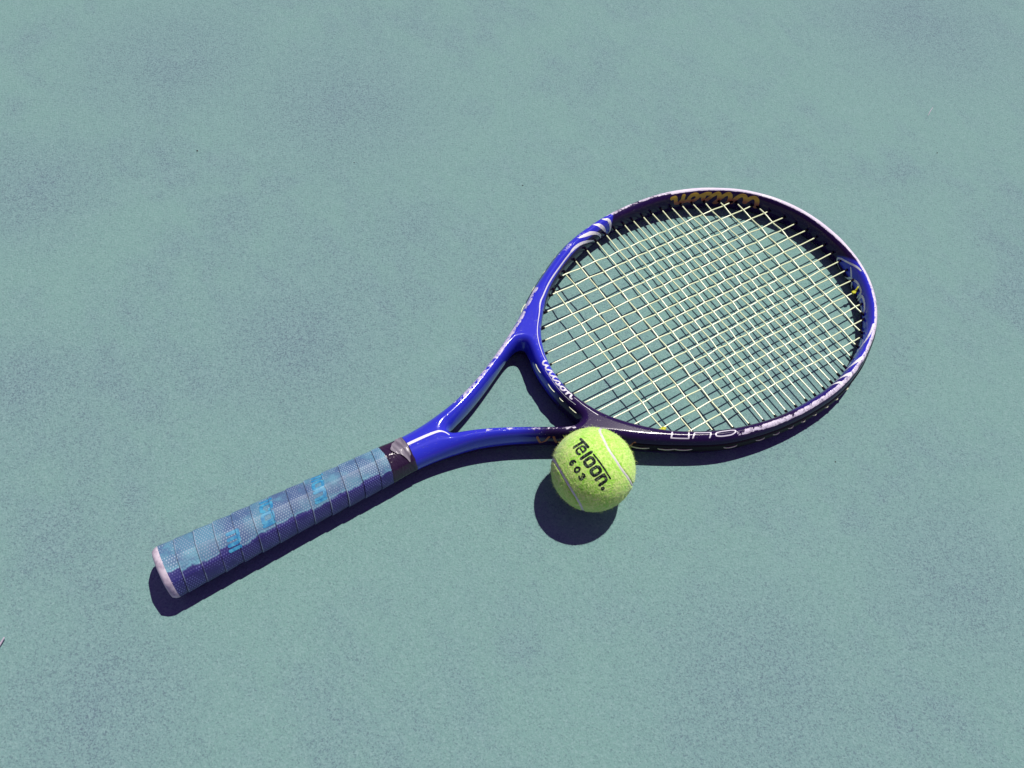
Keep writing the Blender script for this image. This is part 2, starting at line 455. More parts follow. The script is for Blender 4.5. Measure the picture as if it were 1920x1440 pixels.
c = m.mix(m.math('MULTIPLY', m.ramp(edge_n, .93, .985, 0, .6), m.ramp(edge_n, .999, 1.0, 1, .3)), c, (.016, .014, .06))
c = m.mix(m.math('MULTIPLY', edge, m.ramp(wn2, .40, .60)), c, (.30, .42, .52))
m.set(color=c, rough=m.ramp(sheen_wear, 0, 1, .42, .5), spec=.5, normal=m.bump(m.math('SUBTRACT', m.math('MULTIPLY', wn1, .3), dots), .00018, .7))
M_GRIP = m.m
m = Mat('cyan_print'); m.set(color=m.mix(m.ramp(m.noise(m.coord('Object'), 260, 4, .65), .40, .62), (.02, .20, .40), (.07, .35, .50)), rough=.4); M_CYAN = m.m
m = Mat('worn_cap'); co = m.coord('Object')
m.set(color=m.mix(m.ramp(m.noise(co, 160, 4, .6), .45, .66), (.68, .63, .68), (.44, .39, .46)), rough=.5); M_CAP = m.m
m = Mat('glossy_black_tape'); co = m.coord('Object')
m.set(color=m.mix(m.noise(co, 120, 3), (.012, .006, .022), (.04, .022, .055)), rough=.2, spec=.45, normal=m.bump(m.noise(m.scale(co, 1, .4, .4), 190, 3, .6, dist=1.2), .0011, .9)); M_TAPE = m.m
m = Mat('frosted_flap'); co = m.coord('Object')
m.set(color=m.mix(m.noise(m.scale(co, 2.2, .4, 1), 160, 3), (.08, .065, .10), (.34, .33, .36)), rough=.3, spec=.45, normal=m.bump(m.noise(m.scale(co, 2.5, .3, 1), 150, 2, .5), .0012, .8)); M_FLAP = m.m

# ball
def felt_nodes(m):
    co = m.coord('Object')
    a = m.noise(co, 480, 4, .7); b = m.noise(co, 120, 4, .6)
    return m.mix(m.ramp(m.math('ADD', m.math('MULTIPLY', a, .6), m.math('MULTIPLY', b, .4)), .35, .65), (.34, .84, .055), (.75, .98, .29)), a, b
m = Mat('ball_felt'); c, a, b = felt_nodes(m)
m.set(color=c, rough=.95, spec=.1, sheen=.4, normal=m.bump(m.math('ADD', a, m.math('MULTIPLY', b, .6)), .0009, .8)); M_FELT = m.m
m = Mat('felt_fibre'); m.set(color=(.78, .97, .34), rough=.9, spec=.15); M_FIBRE = m.m
m = Mat('seam_rubber'); m.set(color=m.mix(m.noise(m.coord('Object'), 300, 3), (.60, .60, .60), (.78, .78, .74)), rough=.55); M_SEAM = m.m
m = Mat('ink_print'); c, a, b = felt_nodes(m)
ink = m.ramp(m.math('ADD', m.math('MULTIPLY', a, .75), m.math('MULTIPLY', m.noise(m.coord('Object'), 900, 2, .6), .25)), .50, .62, 1, 0)
m.set(color=m.mix(ink, (.10, .17, .10), (.006, .010, .014)), rough=.8, spec=.2, normal=m.bump(a, .0007, .7)); M_INK = m.m
m = Mat('dry_stalk'); m.set(color=(.46, .43, .50), rough=.6); M_STALK = m.m
m = Mat('dark_grit'); m.set(color=(.03, .028, .035), rough=.8); M_GRIT = m.m

# ---------------------------------------------------------------- build: court
def court():
    n = 2
    s = 60.
    V = [(-s, -s, 0), (s, -s, 0), (s, s, 0), (-s, s, 0)]
    o = link('court', mesh_from('court', V, [(0, 1, 2, 3)], False), None, M_COURT)
    tag(o, 'teal grey painted tennis court surface with fine sandy grain', None, None, 'structure')
court()

# ---------------------------------------------------------------- build: racket
racket = bpy.data.objects.new('tennis_racket', None); COL.objects.link(racket)
racket.matrix_world = RACKET_MATRIX; racket.empty_display_size = .05
tag(racket, 'worn blue and black tennis racket with pale yellow strings lying flat on the court', 'tennis racket')

FV, FF, FN, FD = frame_mesh()
fm = quads_mesh('frame', FV, FF)
fm.normals_split_custom_set_from_vertices([tuple(v) for v in FN])
th = np.degrees(np.arctan2(FV[:, 1], FV[:, 0]-HC[0])); rr = np.hypot(FV[:, 1], FV[:, 0]-HC[0])
ri = np.interp(np.radians(th), *HOOP[0], period=2*np.pi); ro = np.interp(np.radians(th), *HOOP[1], period=2*np.pi)
zn = FV[:, 2]/hfun(FV[:, 0])
cn = np.clip(((ri+ro)/2-rr)/((ro-ri)/2), -1, 1)
PH = np.degrees(np.arctan2(np.sign(zn)*np.abs(zn)**(POW/2), np.sign(cn)*np.abs(cn)**(POW/2)))
x, y, z = FV.T
in_hoop = x > -.205
# blue areas of the paint job (upper left arc and throat, tip to lower right), dark elsewhere
up = sstep(100.2-.035*np.clip(PH-0, -60, 110), 101.2-.035*np.clip(PH, -60, 110), th)
up = np.where((th > 60) & (th <= 181), up, 0)
up *= np.where((th > 104) & (th < 168), sstep(34, 44, PH+np.where(th > 150, (th-150)*2.6, 0)), 1)
bridge = np.where((np.abs(th) > 165), sstep(-.0235, .004, y), 0)
tipb = sstep(-3.5, -5.5, th+.045*np.abs(PH-2)*1.9)*sstep(-98, -94, th-.10*(PH-40))
tipb = tipb*(1-.8*sstep(-52, -70, th))*sstep(112, 90, PH)
low = sstep(-.214, -.246, x+.25*np.abs(y+.02))
bl = np.where(in_hoop, np.maximum(np.where(th > 60, up, 0), np.where(th < 60, tipb, 0)), 0)
bl = np.where(in_hoop & (np.abs(th) > 168), bridge, bl)
shaft = np.where(y > -.004, 1., low)
bl = np.where(~in_hoop, shaft, bl)
bl = np.where((x > -.215) & (x <= -.185) & (y > .02), 1, bl)
bl = np.where((x > -.205) & (y < -.02) & (th < -100), 0, bl)
bl = np.where(z < -.004, bl*.0, bl)  # underside coloured dark in place of its shade
top = np.clip((z/hfun(x)-.74)/.2, 0, 1)
# scuffed rim: wear per stretch, with a painted highlight on the far one
am = np.zeros(len(x))
def stretch(a, b, v, soft=4):
    global am
    am = np.maximum(am, v*sstep(a-soft, a, th)*sstep(b+soft, b, th))
stretch(66, 100, .64); stretch(100, 135, .46); stretch(135, 152, .34); stretch(16, 66, 1.0); stretch(-20, 16, .9)
stretch(-50, -20, .80); stretch(-75, -50, .76); stretch(-108, -75, .74); stretch(-118, -108, .6); stretch(-140, -118, .40)
far = sstep(-12, 4, th)*sstep(76, 66, th)  # far rim: white band paints its highlight along with the scuffs
outer = sstep(74-14*far, 92-16*far, PH)*sstep(134, 116, PH)
amt = np.where(in_hoop & (np.abs(th) < 152), am*outer*np.clip(top*2.2+far, 0, 1), 0)
# shafts: chips along the outer shoulder
yo = np.interp(x, C_OUT[:, 0][np.argsort(C_OUT[:, 0])], C_OUT[:, 1][np.argsort(C_OUT[:, 0])])
edge = np.abs(y)-yo
sh = sstep(-.0088, -.0058, edge)*sstep(.0, -.0022, edge)*(z > .003)
amt = np.where((x < -.15) & (x > -.30) & (y > 0), np.maximum(amt, .585*sh*sstep(-.29, -.27, x)), amt)
amt = np.where((x < -.15) & (x > -.31) & (y < 0) & (edge > -.009), np.maximum(amt, .36*sstep(-.008, -.005, edge)*sstep(.0, -.002, edge)*(z > .005)), amt)
side = np.abs(y)-np.interp(x, C_THR[:, 0], C_THR[:, 1])       # distance from the throat hole
nearcrest = (y < -.004) & (x < -.20) & (x > -.275)
amt = np.where(nearcrest, np.maximum(amt, .52*sstep(.0015, .0035, side)*sstep(.0085, .006, side)*sstep(.8, .93, z/hfun(x))), amt)
yoke = (x < -.285) & (y < -.003)
amt = np.where(yoke, np.maximum(amt, .30*sstep(-.285, -.296, x)*sstep(-.330, -.318, x)*sstep(-.003, -.0055, y)*sstep(-.0125, -.010, y)*(z > 0)), amt)
for nm, val in (('blue', bl), ('wear_glint', amt), ('crest', top)):
    at = fm.attributes.new(nm, 'FLOAT', 'POINT'); at.data.foreach_set('value', np.asarray(val, np.float32))
frame = link('frame', fm, racket, M_FRAME)
BVH = BVHTree.FromPolygons([tuple(v) for v in FV], [tuple(int(i) for i in q) for q in FF])

# girth table: angle round the section -> millimetres
_ph = np.linspace(-180, 180, 721); _p = np.radians(_ph)
_gx = -6.3*np.sign(np.cos(_p))*np.abs(np.cos(_p))**(2/POW); _gz = 13.*np.sign(np.sin(_p))*np.abs(np.sin(_p))**(2/POW)
_gl = np.r_[0, np.cumsum(np.hypot(np.diff(_gx), np.diff(_gz)))]; _gl -= np.interp(0, _ph, _gl)
g_of = lambda ph: np.interp(ph, _ph, _gl)
ph_of = lambda g: np.interp(g, _gl, _ph)
DEG = 2.33
def snap(P, off):
    out = np.empty((len(P), 3))
    for i, q in enumerate(P):
        loc, nor, idx, dd = BVH.find_nearest(Vector(q))
        k = FN[FF[idx]].mean(0); k /= np.linalg.norm(k)
        out[i] = np.array(loc)+k*off
    return out
def hoop_decal(name, strokes, mat, parent=frame, off=.00009, res=.32, label=None, kind=None):
    """strokes in (polar angle, section angle, radius in mm)"""
    st = [smooth_line([(a*DEG, float(g_of(b)), r_) for a, b, r_ in s]) for s in strokes]
    sd, (u0, u1, v0, v1) = strokes_sd(st)
    uv, F = sheet(sd, np.arange(u0-res, u1+2*res, res), np.arange(v0-res, v1+2*res, res))
    P = hoop(uv[:, 0]/DEG, ph_of(uv[:, 1]))
    o = link(name, mesh_from(name, snap(P, off), F), parent, mat)
    if label: o['label'] = label
    return o
def c(r_, pts): return [(a, b, r_) for a, b in pts]

# zebra stripes on the upper left shoulder, running out into a pinstripe
ZA = [[(103.0, 100, .7), (102.2, 84, 1.2), (101.3, 72, 1.5), (100.7, 50, 1.7), (100.2, 15, 1.1), (100.1, -10, .6), (100.9, -24, .2)],
      [(108.0, 98, .8), (107.0, 80, 1.5), (106.2, 62, 2.0), (104.7, 32, 1.7), (103.3, 6, 1.0), (102.8, -8, .3)],
      [(118, 88, .8), (116, 76, 1.4), (113.6, 64, 1.8), (112, 56, 1.9), (109, 30, 1.4), (106.6, 4, 1.2), (105.5, -18, .3)],
      [(126, 56, .9), (123.4, 56, 1.4), (119.5, 47, 1.5), (115.5, 27, 1.4), (111, 2, .7), (109.5, -12, .2)]]
for s in ZA: hoop_decal('stripe', [s], M_STRIPE)
ZB = [[(-72.8, 28, .4), (-70.9, 50, 1), (-69.7, 70, 1.4), (-69.2, 88, 1.5), (-69.8, 104, 1.1)],
      [(-68.5, 25, .4), (-66.5, 50, 1), (-64.5, 75, 1.6), (-63.4, 92, 1.8), (-63.9, 103, 1.2)],
      [(-61.5, 20, .4), (-58.7, 50, 1.2), (-56.3, 72, 1.8), (-54.3, 92, 2.0)],
      [(-66.8, 15, .35), (-57, 6, .45), (-50, 14, .7), (-46, 44, 1.0), (-42.5, 66, 1.3), (-38, 80, 1.2)]]
for s in ZB: hoop_decal('stripe', [s], M_STRIPE)
hoop_decal('pinstripe', [c(.75, [(126, 56), (128.5, 54), (134.8, 54), (140, 58)]), [(140, 58, .75), (144.6, 62, .6), (149.3, 64, .5), (152, 66, .45), (157.4, 60, .35), (165, 74, .3), (171.6, 76, .3), (174.0, 73, .28)],
                         c(.17, [(189.0, 84), (192.6, 87), (197.5, 90)])], M_WHITE)
hoop_decal('pinstripe', [c(.2, [(177, 112), (180, 113), (185.8, 117), (190.8, 116)])], M_GREY)
hoop_decal('tip_border', [[(-14.6, 68, .7), (-13.0, 58, .9), (-11.6, 47, .9), (-8.5, 23, .9), (-5.3, 3, .85), (-4.8, -11, .6), (-5.8, -28, .35), (-7.7, -47, .28), (-10, -64, .25)]], M_GREY)
# lettering on the inner wall of the tip
hoop_decal('lettering', [[(-11.0, 23, 0.45), (-12.3, 12, 1.04), (-13.8, -2, 1.10)], [(-15.3, -16, 0.91), (-15.7, -30, 0.72), (-16.3, -48, 0.39)], [(-10.9, -54, 0.52), (-12.6, -28, 0.98), (-13.9, -4, 1.10)]], M_GREY)
hoop_decal('lettering', [c(1.25, [(-14.6, -3), (-16.0, 6), (-17.4, 13), (-19.9, 16)]), c(1.25, [(-19.9, 16), (-21.0, 15), (-21.7, 6)]), [(-21.7, 6, 1.23), (-21.5, -12, 0.91), (-21.3, -29, 0.52)]], M_GREY)
hoop_decal('lettering', [[(-22.6, -26, 0.45), (-22.7, -8, 1.04), (-22.8, 4, 1.23), (-23.4, 13, 1.30), (-25.4, 16, 1.37), (-28.0, 12, 1.30), (-29.6, 2, 1.17), (-29.9, -6, 0.65)], [(-23.6, -8, 0.59), (-25.6, -10, 0.65), (-28, -14, 0.59)]], M_GREY)
# wide white letters on the near rim
hoop_decal('lettering', [c(.58, [(-140.6, 78), (-140.5, 98), (-140.4, 115)]), c(.5, [(-140.4, 116), (-137.7, 117), (-135.0, 117)]), c(.58, [(-135.0, 116), (-135.2, 97), (-135.3, 77)])], M_WHITE)
hoop_decal('lettering', [c(.58, [(-133.7, 114), (-133.6, 95), (-133.4, 78)]), c(.45, [(-133.4, 76), (-130.6, 77), (-127.9, 78)]), c(.58, [(-127.9, 79), (-128, 95), (-128.2, 113)])], M_WHITE)
hoop_decal('lettering', [c(.5, [(-125.9, 84), (-124.2, 77), (-122.2, 76), (-120.3, 77), (-119.1, 85), (-119.3, 96), (-120.6, 107), (-122.4, 109), (-124.4, 109), (-125.8, 105), (-126.2, 95), (-125.9, 84)])], M_WHITE)

# joined script word, strokes in units of the x-height (about 8.9 wide, 1.45 high)
R0 = .15
SCRIPT = {
 'w': [[(.05, 1.30), (.02, .95), (.12, .35), (.38, .06), (.68, .25), (.92, .80), (.98, 1.0)], [(.98, 1.0), (1.0, .55), (1.22, .10), (1.55, .18), (1.85, .75), (2.05, 1.35)]],
 'i': [[(2.25, .95), (2.30, .40), (2.50, .06), (2.80, .25), (3.0, .6)], [(2.30, 1.32), (2.34, 1.36)]],
 'l': [[(3.0, .6), (3.30, 1.15), (3.42, 1.42), (3.22, 1.30), (3.20, .55), (3.38, .06), (3.75, .25), (4.05, .7)]],
 's': [[(4.05, .7), (4.30, 1.02), (4.55, .92), (4.62, .50), (4.48, .10), (4.15, .10)], [(4.48, .10), (4.95, .32)]],
 'o': [[(5.62, .95), (5.28, .75), (5.18, .35), (5.42, .06), (5.80, .15), (5.98, .55), (5.85, .90), (5.55, .96)], [(5.95, .80), (6.35, .86)]],
 'n': [[(6.55, .98), (6.60, .50), (6.58, .05)], [(6.60, .55), (6.90, .95), (7.20, .90), (7.30, .50), (7.42, .10), (7.75, .12)]],
}
def script(a0, a1, b0, b1, mat, rad):
    """word from polar angle a0 (start) to a1, base at section girth b0, top at b1"""
    for ch, st in SCRIPT.items():
        strokes = []
        for s in st:
            strokes.append([(a0+(a1-a0)*px/7.8, float(ph_of(g_of(b0)+(g_of(b1)-g_of(b0))*py/1.45)), rad) for px, py in s])
        hoop_decal('lettering', strokes, mat, res=.24)
script(174.3, 188.9, 106, 62, M_WHITE, .62)
script(30.9, 67.0, 47, -10, M_GOLD, 2.0)

# the bar down the middle of the yoke, bending into the fork, laid on from above
def top_decal(name, strokes, mat, res=.3, off=.00009):
    st = [smooth_line(s) for s in strokes]
    sd, (u0, u1, v0, v1) = strokes_sd(st)
    uv, F = sheet(sd, np.arange(u0-res, u1+2*res, res), np.arange(v0-res, v1+2*res, res))
    P = []
    for u, v in uv:
        hit = BVH.ray_cast(Vector((u*MM, v*MM, .03)), Vector((0, 0, -1)))
        P.append(tuple(hit[0]) if hit[0] else (u*MM, v*MM, .012))
    return link(name, mesh_from(name, snap(np.array(P), off), F), frame, mat)
top_decal('yoke_bar', [[(-333, 2.1, 1.2), (-322, 2.0, 1.2), (-312, 1.7, 1.15), (-303, .9, 1.0), (-299, -.3, .75), (-296.2, -2.8, .6), (-294.8, -6.2, .35)]], M_WHITE)
# worn gold lettering on the outer side of the near shaft
def side_decal(strokes, mat):
    """strokes in (x mm, z mm, radius) on the outer wall of the near shaft"""
    st = [smooth_line(s) for s in strokes]
    sd, (u0, u1, v0, v1) = strokes_sd(st)
    uv, F = sheet(sd, np.arange(u0-.4, u1+.8, .4), np.arange(v0-.4, v1+.8, .4))
    o = np.argsort(C_OUT[:, 0]); yy = -np.interp(uv[:, 0]*MM, C_OUT[o, 0], C_OUT[o, 1])-.002
    P = snap(np.stack([uv[:, 0]*MM, yy, uv[:, 1]*MM], 1), .0001)
    link('lettering', mesh_from('lettering', P, F), frame, mat)
for k in range(6):
    x0 = -232+k*12.
    side_decal([[(x0, 7.0, .9), (x0+1, 3, .9), (x0+3, -2.5, .9)], [(x0+3, -2.5, .9), (x0+6, 0, .9), (x0+8.5, 6.8, .9)]], M_SIDE)

# bumper strip in the outer groove, with the string loops that run along it
def strip():
    A = np.arange(-150, 150.01, 1.2); Pp = [157, 160, 168, 180, 192, 200, 203]
    V = np.array([hoop(a, b) for a in A for b in Pp]); k = len(Pp)
    d = V[:, :2]-HC; d /= np.linalg.norm(d, axis=1)[:, None]
    lift = np.tile([-.0003, .0006, .0008, .0004, .0008, .0006, -.0003], len(A))
    V[:, :2] += d*lift[:, None]
    F = [(i*k+j, i*k+j+1, (i+1)*k+j+1, (i+1)*k+j) for i in range(len(A)-1) for j in range(k-1)]
    return link('bumper_strip', quads_mesh('bumper_strip', V, F), racket, M_PLASTIC)
bumper = strip()
def loop(a0, a1, ph, lift=.0011):
    t = np.linspace(0, 1, 9)
    P = hoop(a0+(a1-a0)*t, np.full(9, ph)); d = P[:, :2]-HC
    if abs(a0) > 165: d = -d
    d /= np.linalg.norm(d, axis=1)[:, None]
    P[:, :2] += d*((lift+.0007)*np.sin(np.pi*t)**.5-.0007)[:, None] if abs(a0) <= 165 else 0
    if abs(a0) > 165:
        nrm = snap(P, .001)-snap(P, 0); P = snap(P, 0)+nrm*((lift/.001+.6)*np.sin(np.pi*t)[:, None]**.5-.6)
    V, F = tube(P, .00058 if -152 < a0 < 0 else .00037, 7)
    link('string_loop', mesh_from('string_loop', V, F), bumper if abs(a0) <= 165 else frame, M_STRING)
for a, b in ((-150.5, -145), (-143.4, -137.6), (-138.8, -132.2), (-122.6, -117), (-110.5, -106.4), (-103.4, -100.1), (-96.7, -93.9), (-90.6, -88.2), (-84.8, -82.6), (-78.6, -76.6), (-73, -71.2), (-66.6, -64.6),
             (126, 130), (134, 138), (142, 146), (150, 154)):
    loop(a, b, 180 if a < 0 else 172)
for a, b in ((173.0, 176.8), (180.2, 184.0), (185.6, 187.6), (189.3, 192.6)):
    loop(a, b, 150, .0005)

# ---------------------------------------------------------------- strings
MAIN_Y = np.array([0.09623, 0.08225, 0.0679, 0.0538, 0.04177, 0.02941, 0.01756, 0.00587]); MAIN_Y = np.r_[MAIN_Y, -MAIN_Y[::-1]]
CROSS_X = np.array([-0.13113, -0.11026, -0.09338, -0.076, -0.06128, -0.04764, -0.0354, -0.02356, -0.01233, 0, 0.01098, 0.02296, 0.03391, 0.04539, 0.05691, 0.06968, 0.08395, 0.09916, 0.11579])
IN = np.r_[C_INN, C_INN[::-1][1:]*[1, -1]]
def span(axis, val):
    a, b = IN[:-1], IN[1:]; o = 1-axis
    m_ = (a[:, axis] > val) != (b[:, axis] > val)
    q = a[m_, o]+(val-a[m_, axis])/(b[m_, axis]-a[m_, axis])*(b[m_, o]-a[m_, o])
    return q.min(), q.max()
rs = np.random.RandomState(3)
AMP = .00048; RS = .00069
gm_V, gm_F = tube([(0, 0, 0), (.0035, 0, 0), (.0042, 0, 0), (.0044, 0, 0)], [.00125, .00118, .0011, .0008], 10)
grommet_mesh = mesh_from('grommet', gm_V, gm_F); grommet_mesh.materials.append(M_PLASTIC)
def grommet(p, d):
    o = bpy.data.objects.new('grommet', grommet_mesh); COL.objects.link(o); o.parent = racket
    o.location = p; o.rotation_euler = (0, 0, math.atan2(d[1], d[0]))
def string(name, axis, val, crossings, parity, extra=.002):
    lo, hi = span(axis, val)
    ks = np.r_[lo-extra, crossings, hi+extra]
    if name == 'cross_string': pass
    zz = np.r_[0, [AMP*(1 if (parity+i) % 2 else -1) for i in range(len(crossings))], 0]
    off = np.r_[0, rs.normal(0, .00022, len(crossings)), 0]
    s = []; zs = []; os_ = []
    for i in range(len(ks)-1):
        n = 6 if 0 < i < len(ks)-2 else 5
        t = np.arange(n)/n; w_ = t*t*(3-2*t)
        s += list(ks[i]+(ks[i+1]-ks[i])*t); zs += list(zz[i]+(zz[i+1]-zz[i])*w_); os_ += list(off[i]+(off[i+1]-off[i])*w_)
    s.append(ks[-1]); zs.append(0); os_.append(0)
    P = np.zeros((len(s), 3)); P[:, 1-axis] = s; P[:, axis] = val+np.array(os_); P[:, 2] = zs
    V, F = tube(P, RS, 8)
    link(name, mesh_from(name, V, F), racket, M_STRING)
    for e, sg in ((lo, 1), (hi, -1)):
        p = [0, 0, 0]; p[1-axis] = e-sg*.0006; p[axis] = val
        d = [0, 0]; d[1-axis] = sg
        grommet(p, d)
for i, yv in enumerate(MAIN_Y):
    lo, hi = span(1, yv)
    cr = CROSS_X[(CROSS_X > lo+.003) & (CROSS_X < hi-.003)]; k0 = int(np.argmax(CROSS_X > lo+.003))
    string('main_string', 1, yv, cr, i+k0)
for k, xv in enumerate(CROSS_X):
    lo, hi = span(0, xv)
    ys_ = np.sort(MAIN_Y); cr = ys_[(ys_ > lo+.003) & (ys_ < hi-.003)]; k0 = int(np.argmax(ys_ > lo+.003))
    # main index i counts from +y, so ascending order is 15-i
    string('cross_string', 0, xv, cr, 15-k0+k+1)
def knot(p, d, tail):
    bm = bmesh.new(); bmesh.ops.create_icosphere(bm, subdivisions=3, radius=.0017)
    for v in bm.verts:
        q = v.co.copy(); k = 1+.22*math.sin(q.x*2600+1)*math.sin(q.y*2300)+.12*math.sin(q.z*3000)
        v.co = Vector((q.x*1.25*k, q.y*k, q.z*k))
    P = np.array(tail)
    V, F = tube(P, .00075, 8)
    vs0 = [bm.verts.new(v) for v in V]
    for f_ in F: bm.faces.new([vs0[i] for i in f_])
    me = bpy.data.meshes.new('string_knot'); bm.to_mesh(me); bm.free()
    me.polygons.foreach_set('use_smooth', [True]*len(me.polygons))
    o = link('string_knot', me, racket, M_KNOT); o.location = p; o.rotation_euler = (0, 0, d)
lo, hi = span(1, MAIN_Y[12])
knot((hi-.0062, MAIN_Y[12], .0004), 0, [(.0005, .0004, .0004), (.0026, .0004, .0015), (.0042, .0010, .0030), (.0054, .0014, .0042)])
lo, hi = span(0, CROSS_X[0])
knot((CROSS_X[0]+.0002, lo+.0040, .0022), 0, [(-.0008, 0, .0005), (-.0030, .0005, .0006), (-.0048, .0014, .0004)])

# ---------------------------------------------------------------- handle
HX = [-.530, -.5225, -.508, -.492, -.478, -.462, -.449, -.430, -.412, -.396, -.38, -.362, -.3475, -.328]
HA = [.0210, .0207, .0201, .0195, .0190, .0187, .0184, .0176, .0171, .0169, .0167, .0163, .0159, .0147]
HB = [.0181, .0180, .0178, .0175, .0172, .0170, .0168, .0162, .0158, .0156, .0154, .0150, .0147, .0137]
def section(x_, th_):
    """rounded octagon"""
    a = np.interp(x_, HX, HA); b = np.interp(x_, HX, HB)
    k = np.cos(np.pi/8)/np.cos((th_ % (np.pi/4))-np.pi/8)
    k = 1+.62*(k-.955)
    return a*k*np.cos(th_), b*k*np.sin(th_)
def overgrip():
    pitch = .01432; n = 96; rows = np.linspace(0, 1, 9)
    x_lo, x_hi = -.5250, -.3478
    turns = int((x_hi-x_lo)/pitch)+3
    V = []; F = []; UV = []; worn = []; flat = []; wrapv = []
    tt = np.arange(0, turns*n+1)/n-1.2
    rsx = np.random.RandomState(5); jit = rsx.normal(0, 5, 40); tone = rsx.rand(40)
    for i, t in enumerate(tt):
        for j, s_ in enumerate(np.r_[-.06, 0, rows]):
            th_ = -2*np.pi*t           # seams slip towards the butt from the far side over the top to the near side
            xx = x_lo+pitch*(t+max(s_, 0)*1.0)-.0006
            xc = min(max(xx, x_lo), x_hi)
            yy, zz = section(np.array(xc), np.array(th_))
            yy = float(yy); zz = float(zz); L = math.hypot(yy, zz)
            lift = .00062*(1-max(s_, 0))**1.4+.00015*math.sin(s_*3.1) if s_ >= 0 else -.0001
            lift += .00012*math.sin(t*11.3+s_*3)
            yy *= 1+lift/L; zz *= 1+lift/L
            zfloor = G0+G1*xc+.0003
            V.append((xc, yy, max(zz, zfloor)))
            UV.append((max(s_, 0)*pitch*1000, t*2*np.pi*16.54*1.0))
            ang = (np.degrees(np.arctan2(zz, yy)) % 360)
            # bevels facing up: lightened as painted sun sheen plus wear
            kw = int(t+3.25)            # sector and tone vary a little with each turn of tape
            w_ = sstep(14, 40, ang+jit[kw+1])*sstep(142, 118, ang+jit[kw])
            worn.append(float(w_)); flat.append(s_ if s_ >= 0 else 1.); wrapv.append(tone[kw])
    k = len(rows)+2
    Vn = np.array(V)
    for i in range(len(tt)-1):
        for j in range(k-1):
            if j == 1: continue
            q = (i*k+j, (i+1)*k+j, (i+1)*k+j+1, i*k+j+1)
            if np.ptp(Vn[list(q), 0]) > 2e-5: F.append(q)
    me = mesh_from('overgrip', V, F)
    me.update()
    l = me.uv_layers.new(name='UVMap'); vi = np.empty(len(me.loops), np.int32); me.loops.foreach_get('vertex_index', vi)
    l.data.foreach_set('uv', np.array(UV, np.float32)[vi].ravel())
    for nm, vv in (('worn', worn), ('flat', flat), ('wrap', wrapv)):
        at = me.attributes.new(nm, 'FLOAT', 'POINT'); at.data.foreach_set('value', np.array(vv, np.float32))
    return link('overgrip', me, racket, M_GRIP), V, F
grip, GV, GF = overgrip()
GB = BVHTree.FromPolygons(GV, GF)
def grip_decal(strokes):
    """strokes in (x mm, y mm, radius), laid on the grip from above"""
    st = [smooth_line(s) for s in strokes]
    sd, (u0, u1, v0, v1) = strokes_sd(st)
    uv, F = sheet(sd, np.arange(u0-.35, u1+.7, .35), np.arange(v0-.35, v1+.7, .35))
    P = []
    for u, v in uv:
        # v is the distance round the handle from its top line; a ray towards the axis finds the surface
        a = math.pi/2+v/19.
        dr = Vector((0, math.cos(a), math.sin(a)))
        hit = GB.ray_cast(Vector((u*MM, 0, 0))+dr*.05, -dr)
        P.append(tuple(hit[0]+dr*.00016))
    link('grip_print', mesh_from('grip_print', P, F), grip, M_CYAN)
# letters run round the tape, tops towards the throat: g(x across, v along)
def glyphs(xb, xt, v0, shapes, rad=1.35, slope=-.22):
    """xb/xt: base and top of the letters on the handle axis (mm); v0: start round the handle; +v goes to the near side"""
    for w, strokes in shapes:
        out = []
        for s in strokes:
            out.append([(xb+(xt-xb)*py+slope*(v0+px), v0+px, rad) for px, py in s])
        grip_decal(out); v0 += w
I_ = lambda h=1.: [[(1, 0), (1, h)]]
def O_(w=6.5): return [[(1.2, .15), (1.2, .85), (2.4, 1), (w-2.4, 1), (w-1.2, .85), (w-1.2, .15), (w-2.4, 0), (2.4, 0), (1.2, .15)]]
def C_(w=6.5): return [[(w-1.4, .80), (w-2.4, 1), (2.4, 1), (1.2, .85), (1.2, .15), (2.4, 0), (w-2.4, 0), (w-1.4, .2)]]
def N_(w=6.): return [[(1, 0), (1, 1)], [(1, .8), (2.2, 1), (w-2.2, 1), (w-1, .8), (w-1, 0)]]
def M_(): return [[(1, 0), (1, 1)], [(1, .85), (2.2, 1), (4.4, 1), (5.4, .8), (5.4, 0)], [(5.4, .85), (6.6, 1), (8.6, 1), (9.8, .8), (9.8, 0)]]
glyphs(-477.6, -470.3, 1.5, [(12.4, M_()), (4, I_())])
glyphs(-450.5, -443.0, -13.5, [(3.6, I_()), (9.4, C_(9.2)), (9.2, O_(9.0)), (4, I_())])
glyphs(-409.0, -401.6, -14.5, [(3.4, I_()), (3.2, I_(.9)), (9.6, O_(9.2)), (8.4, N_(8)), (4, I_())])

def lathe(name, prof, mat, n=72, parent=racket):
    V = []; F = []
    th_ = np.arange(n)*2*np.pi/n
    for xx, sc in prof:
        yy, zz = section(np.full(n, xx), th_)
        V += [(xx, float(a)*sc, float(b)*sc) for a, b in zip(yy, zz)]
    for i in range(len(prof)-1):
        for j in range(n):
            q = (j+1) % n
            F.append((i*n+j, i*n+q, (i+1)*n+q, (i+1)*n+j))
    if prof[0][1] > 0: F.append(tuple(range(n))[::-1])
    return link(name, mesh_from(name, V, F), parent, mat)
lathe('butt_cap', [(-.5308, .55), (-.5306, .80), (-.5298, .92), (-.5280, .985), (-.5262, 1.015), (-.5250, 1.02), (-.5240, 1.012), (-.5236, .985), (-.5230, .94)], M_CAP)
tape = lathe('collar_tape', [(-.3506, .99), (-.3504, 1.02), (-.3490, 1.025), (-.3450, 1.02), (-.3400, 1.015), (-.3350, 1.02), (-.3305, 1.035), (-.3288, 1.045), (-.3284, 1.02), (-.3284, .93)], M_TAPE)
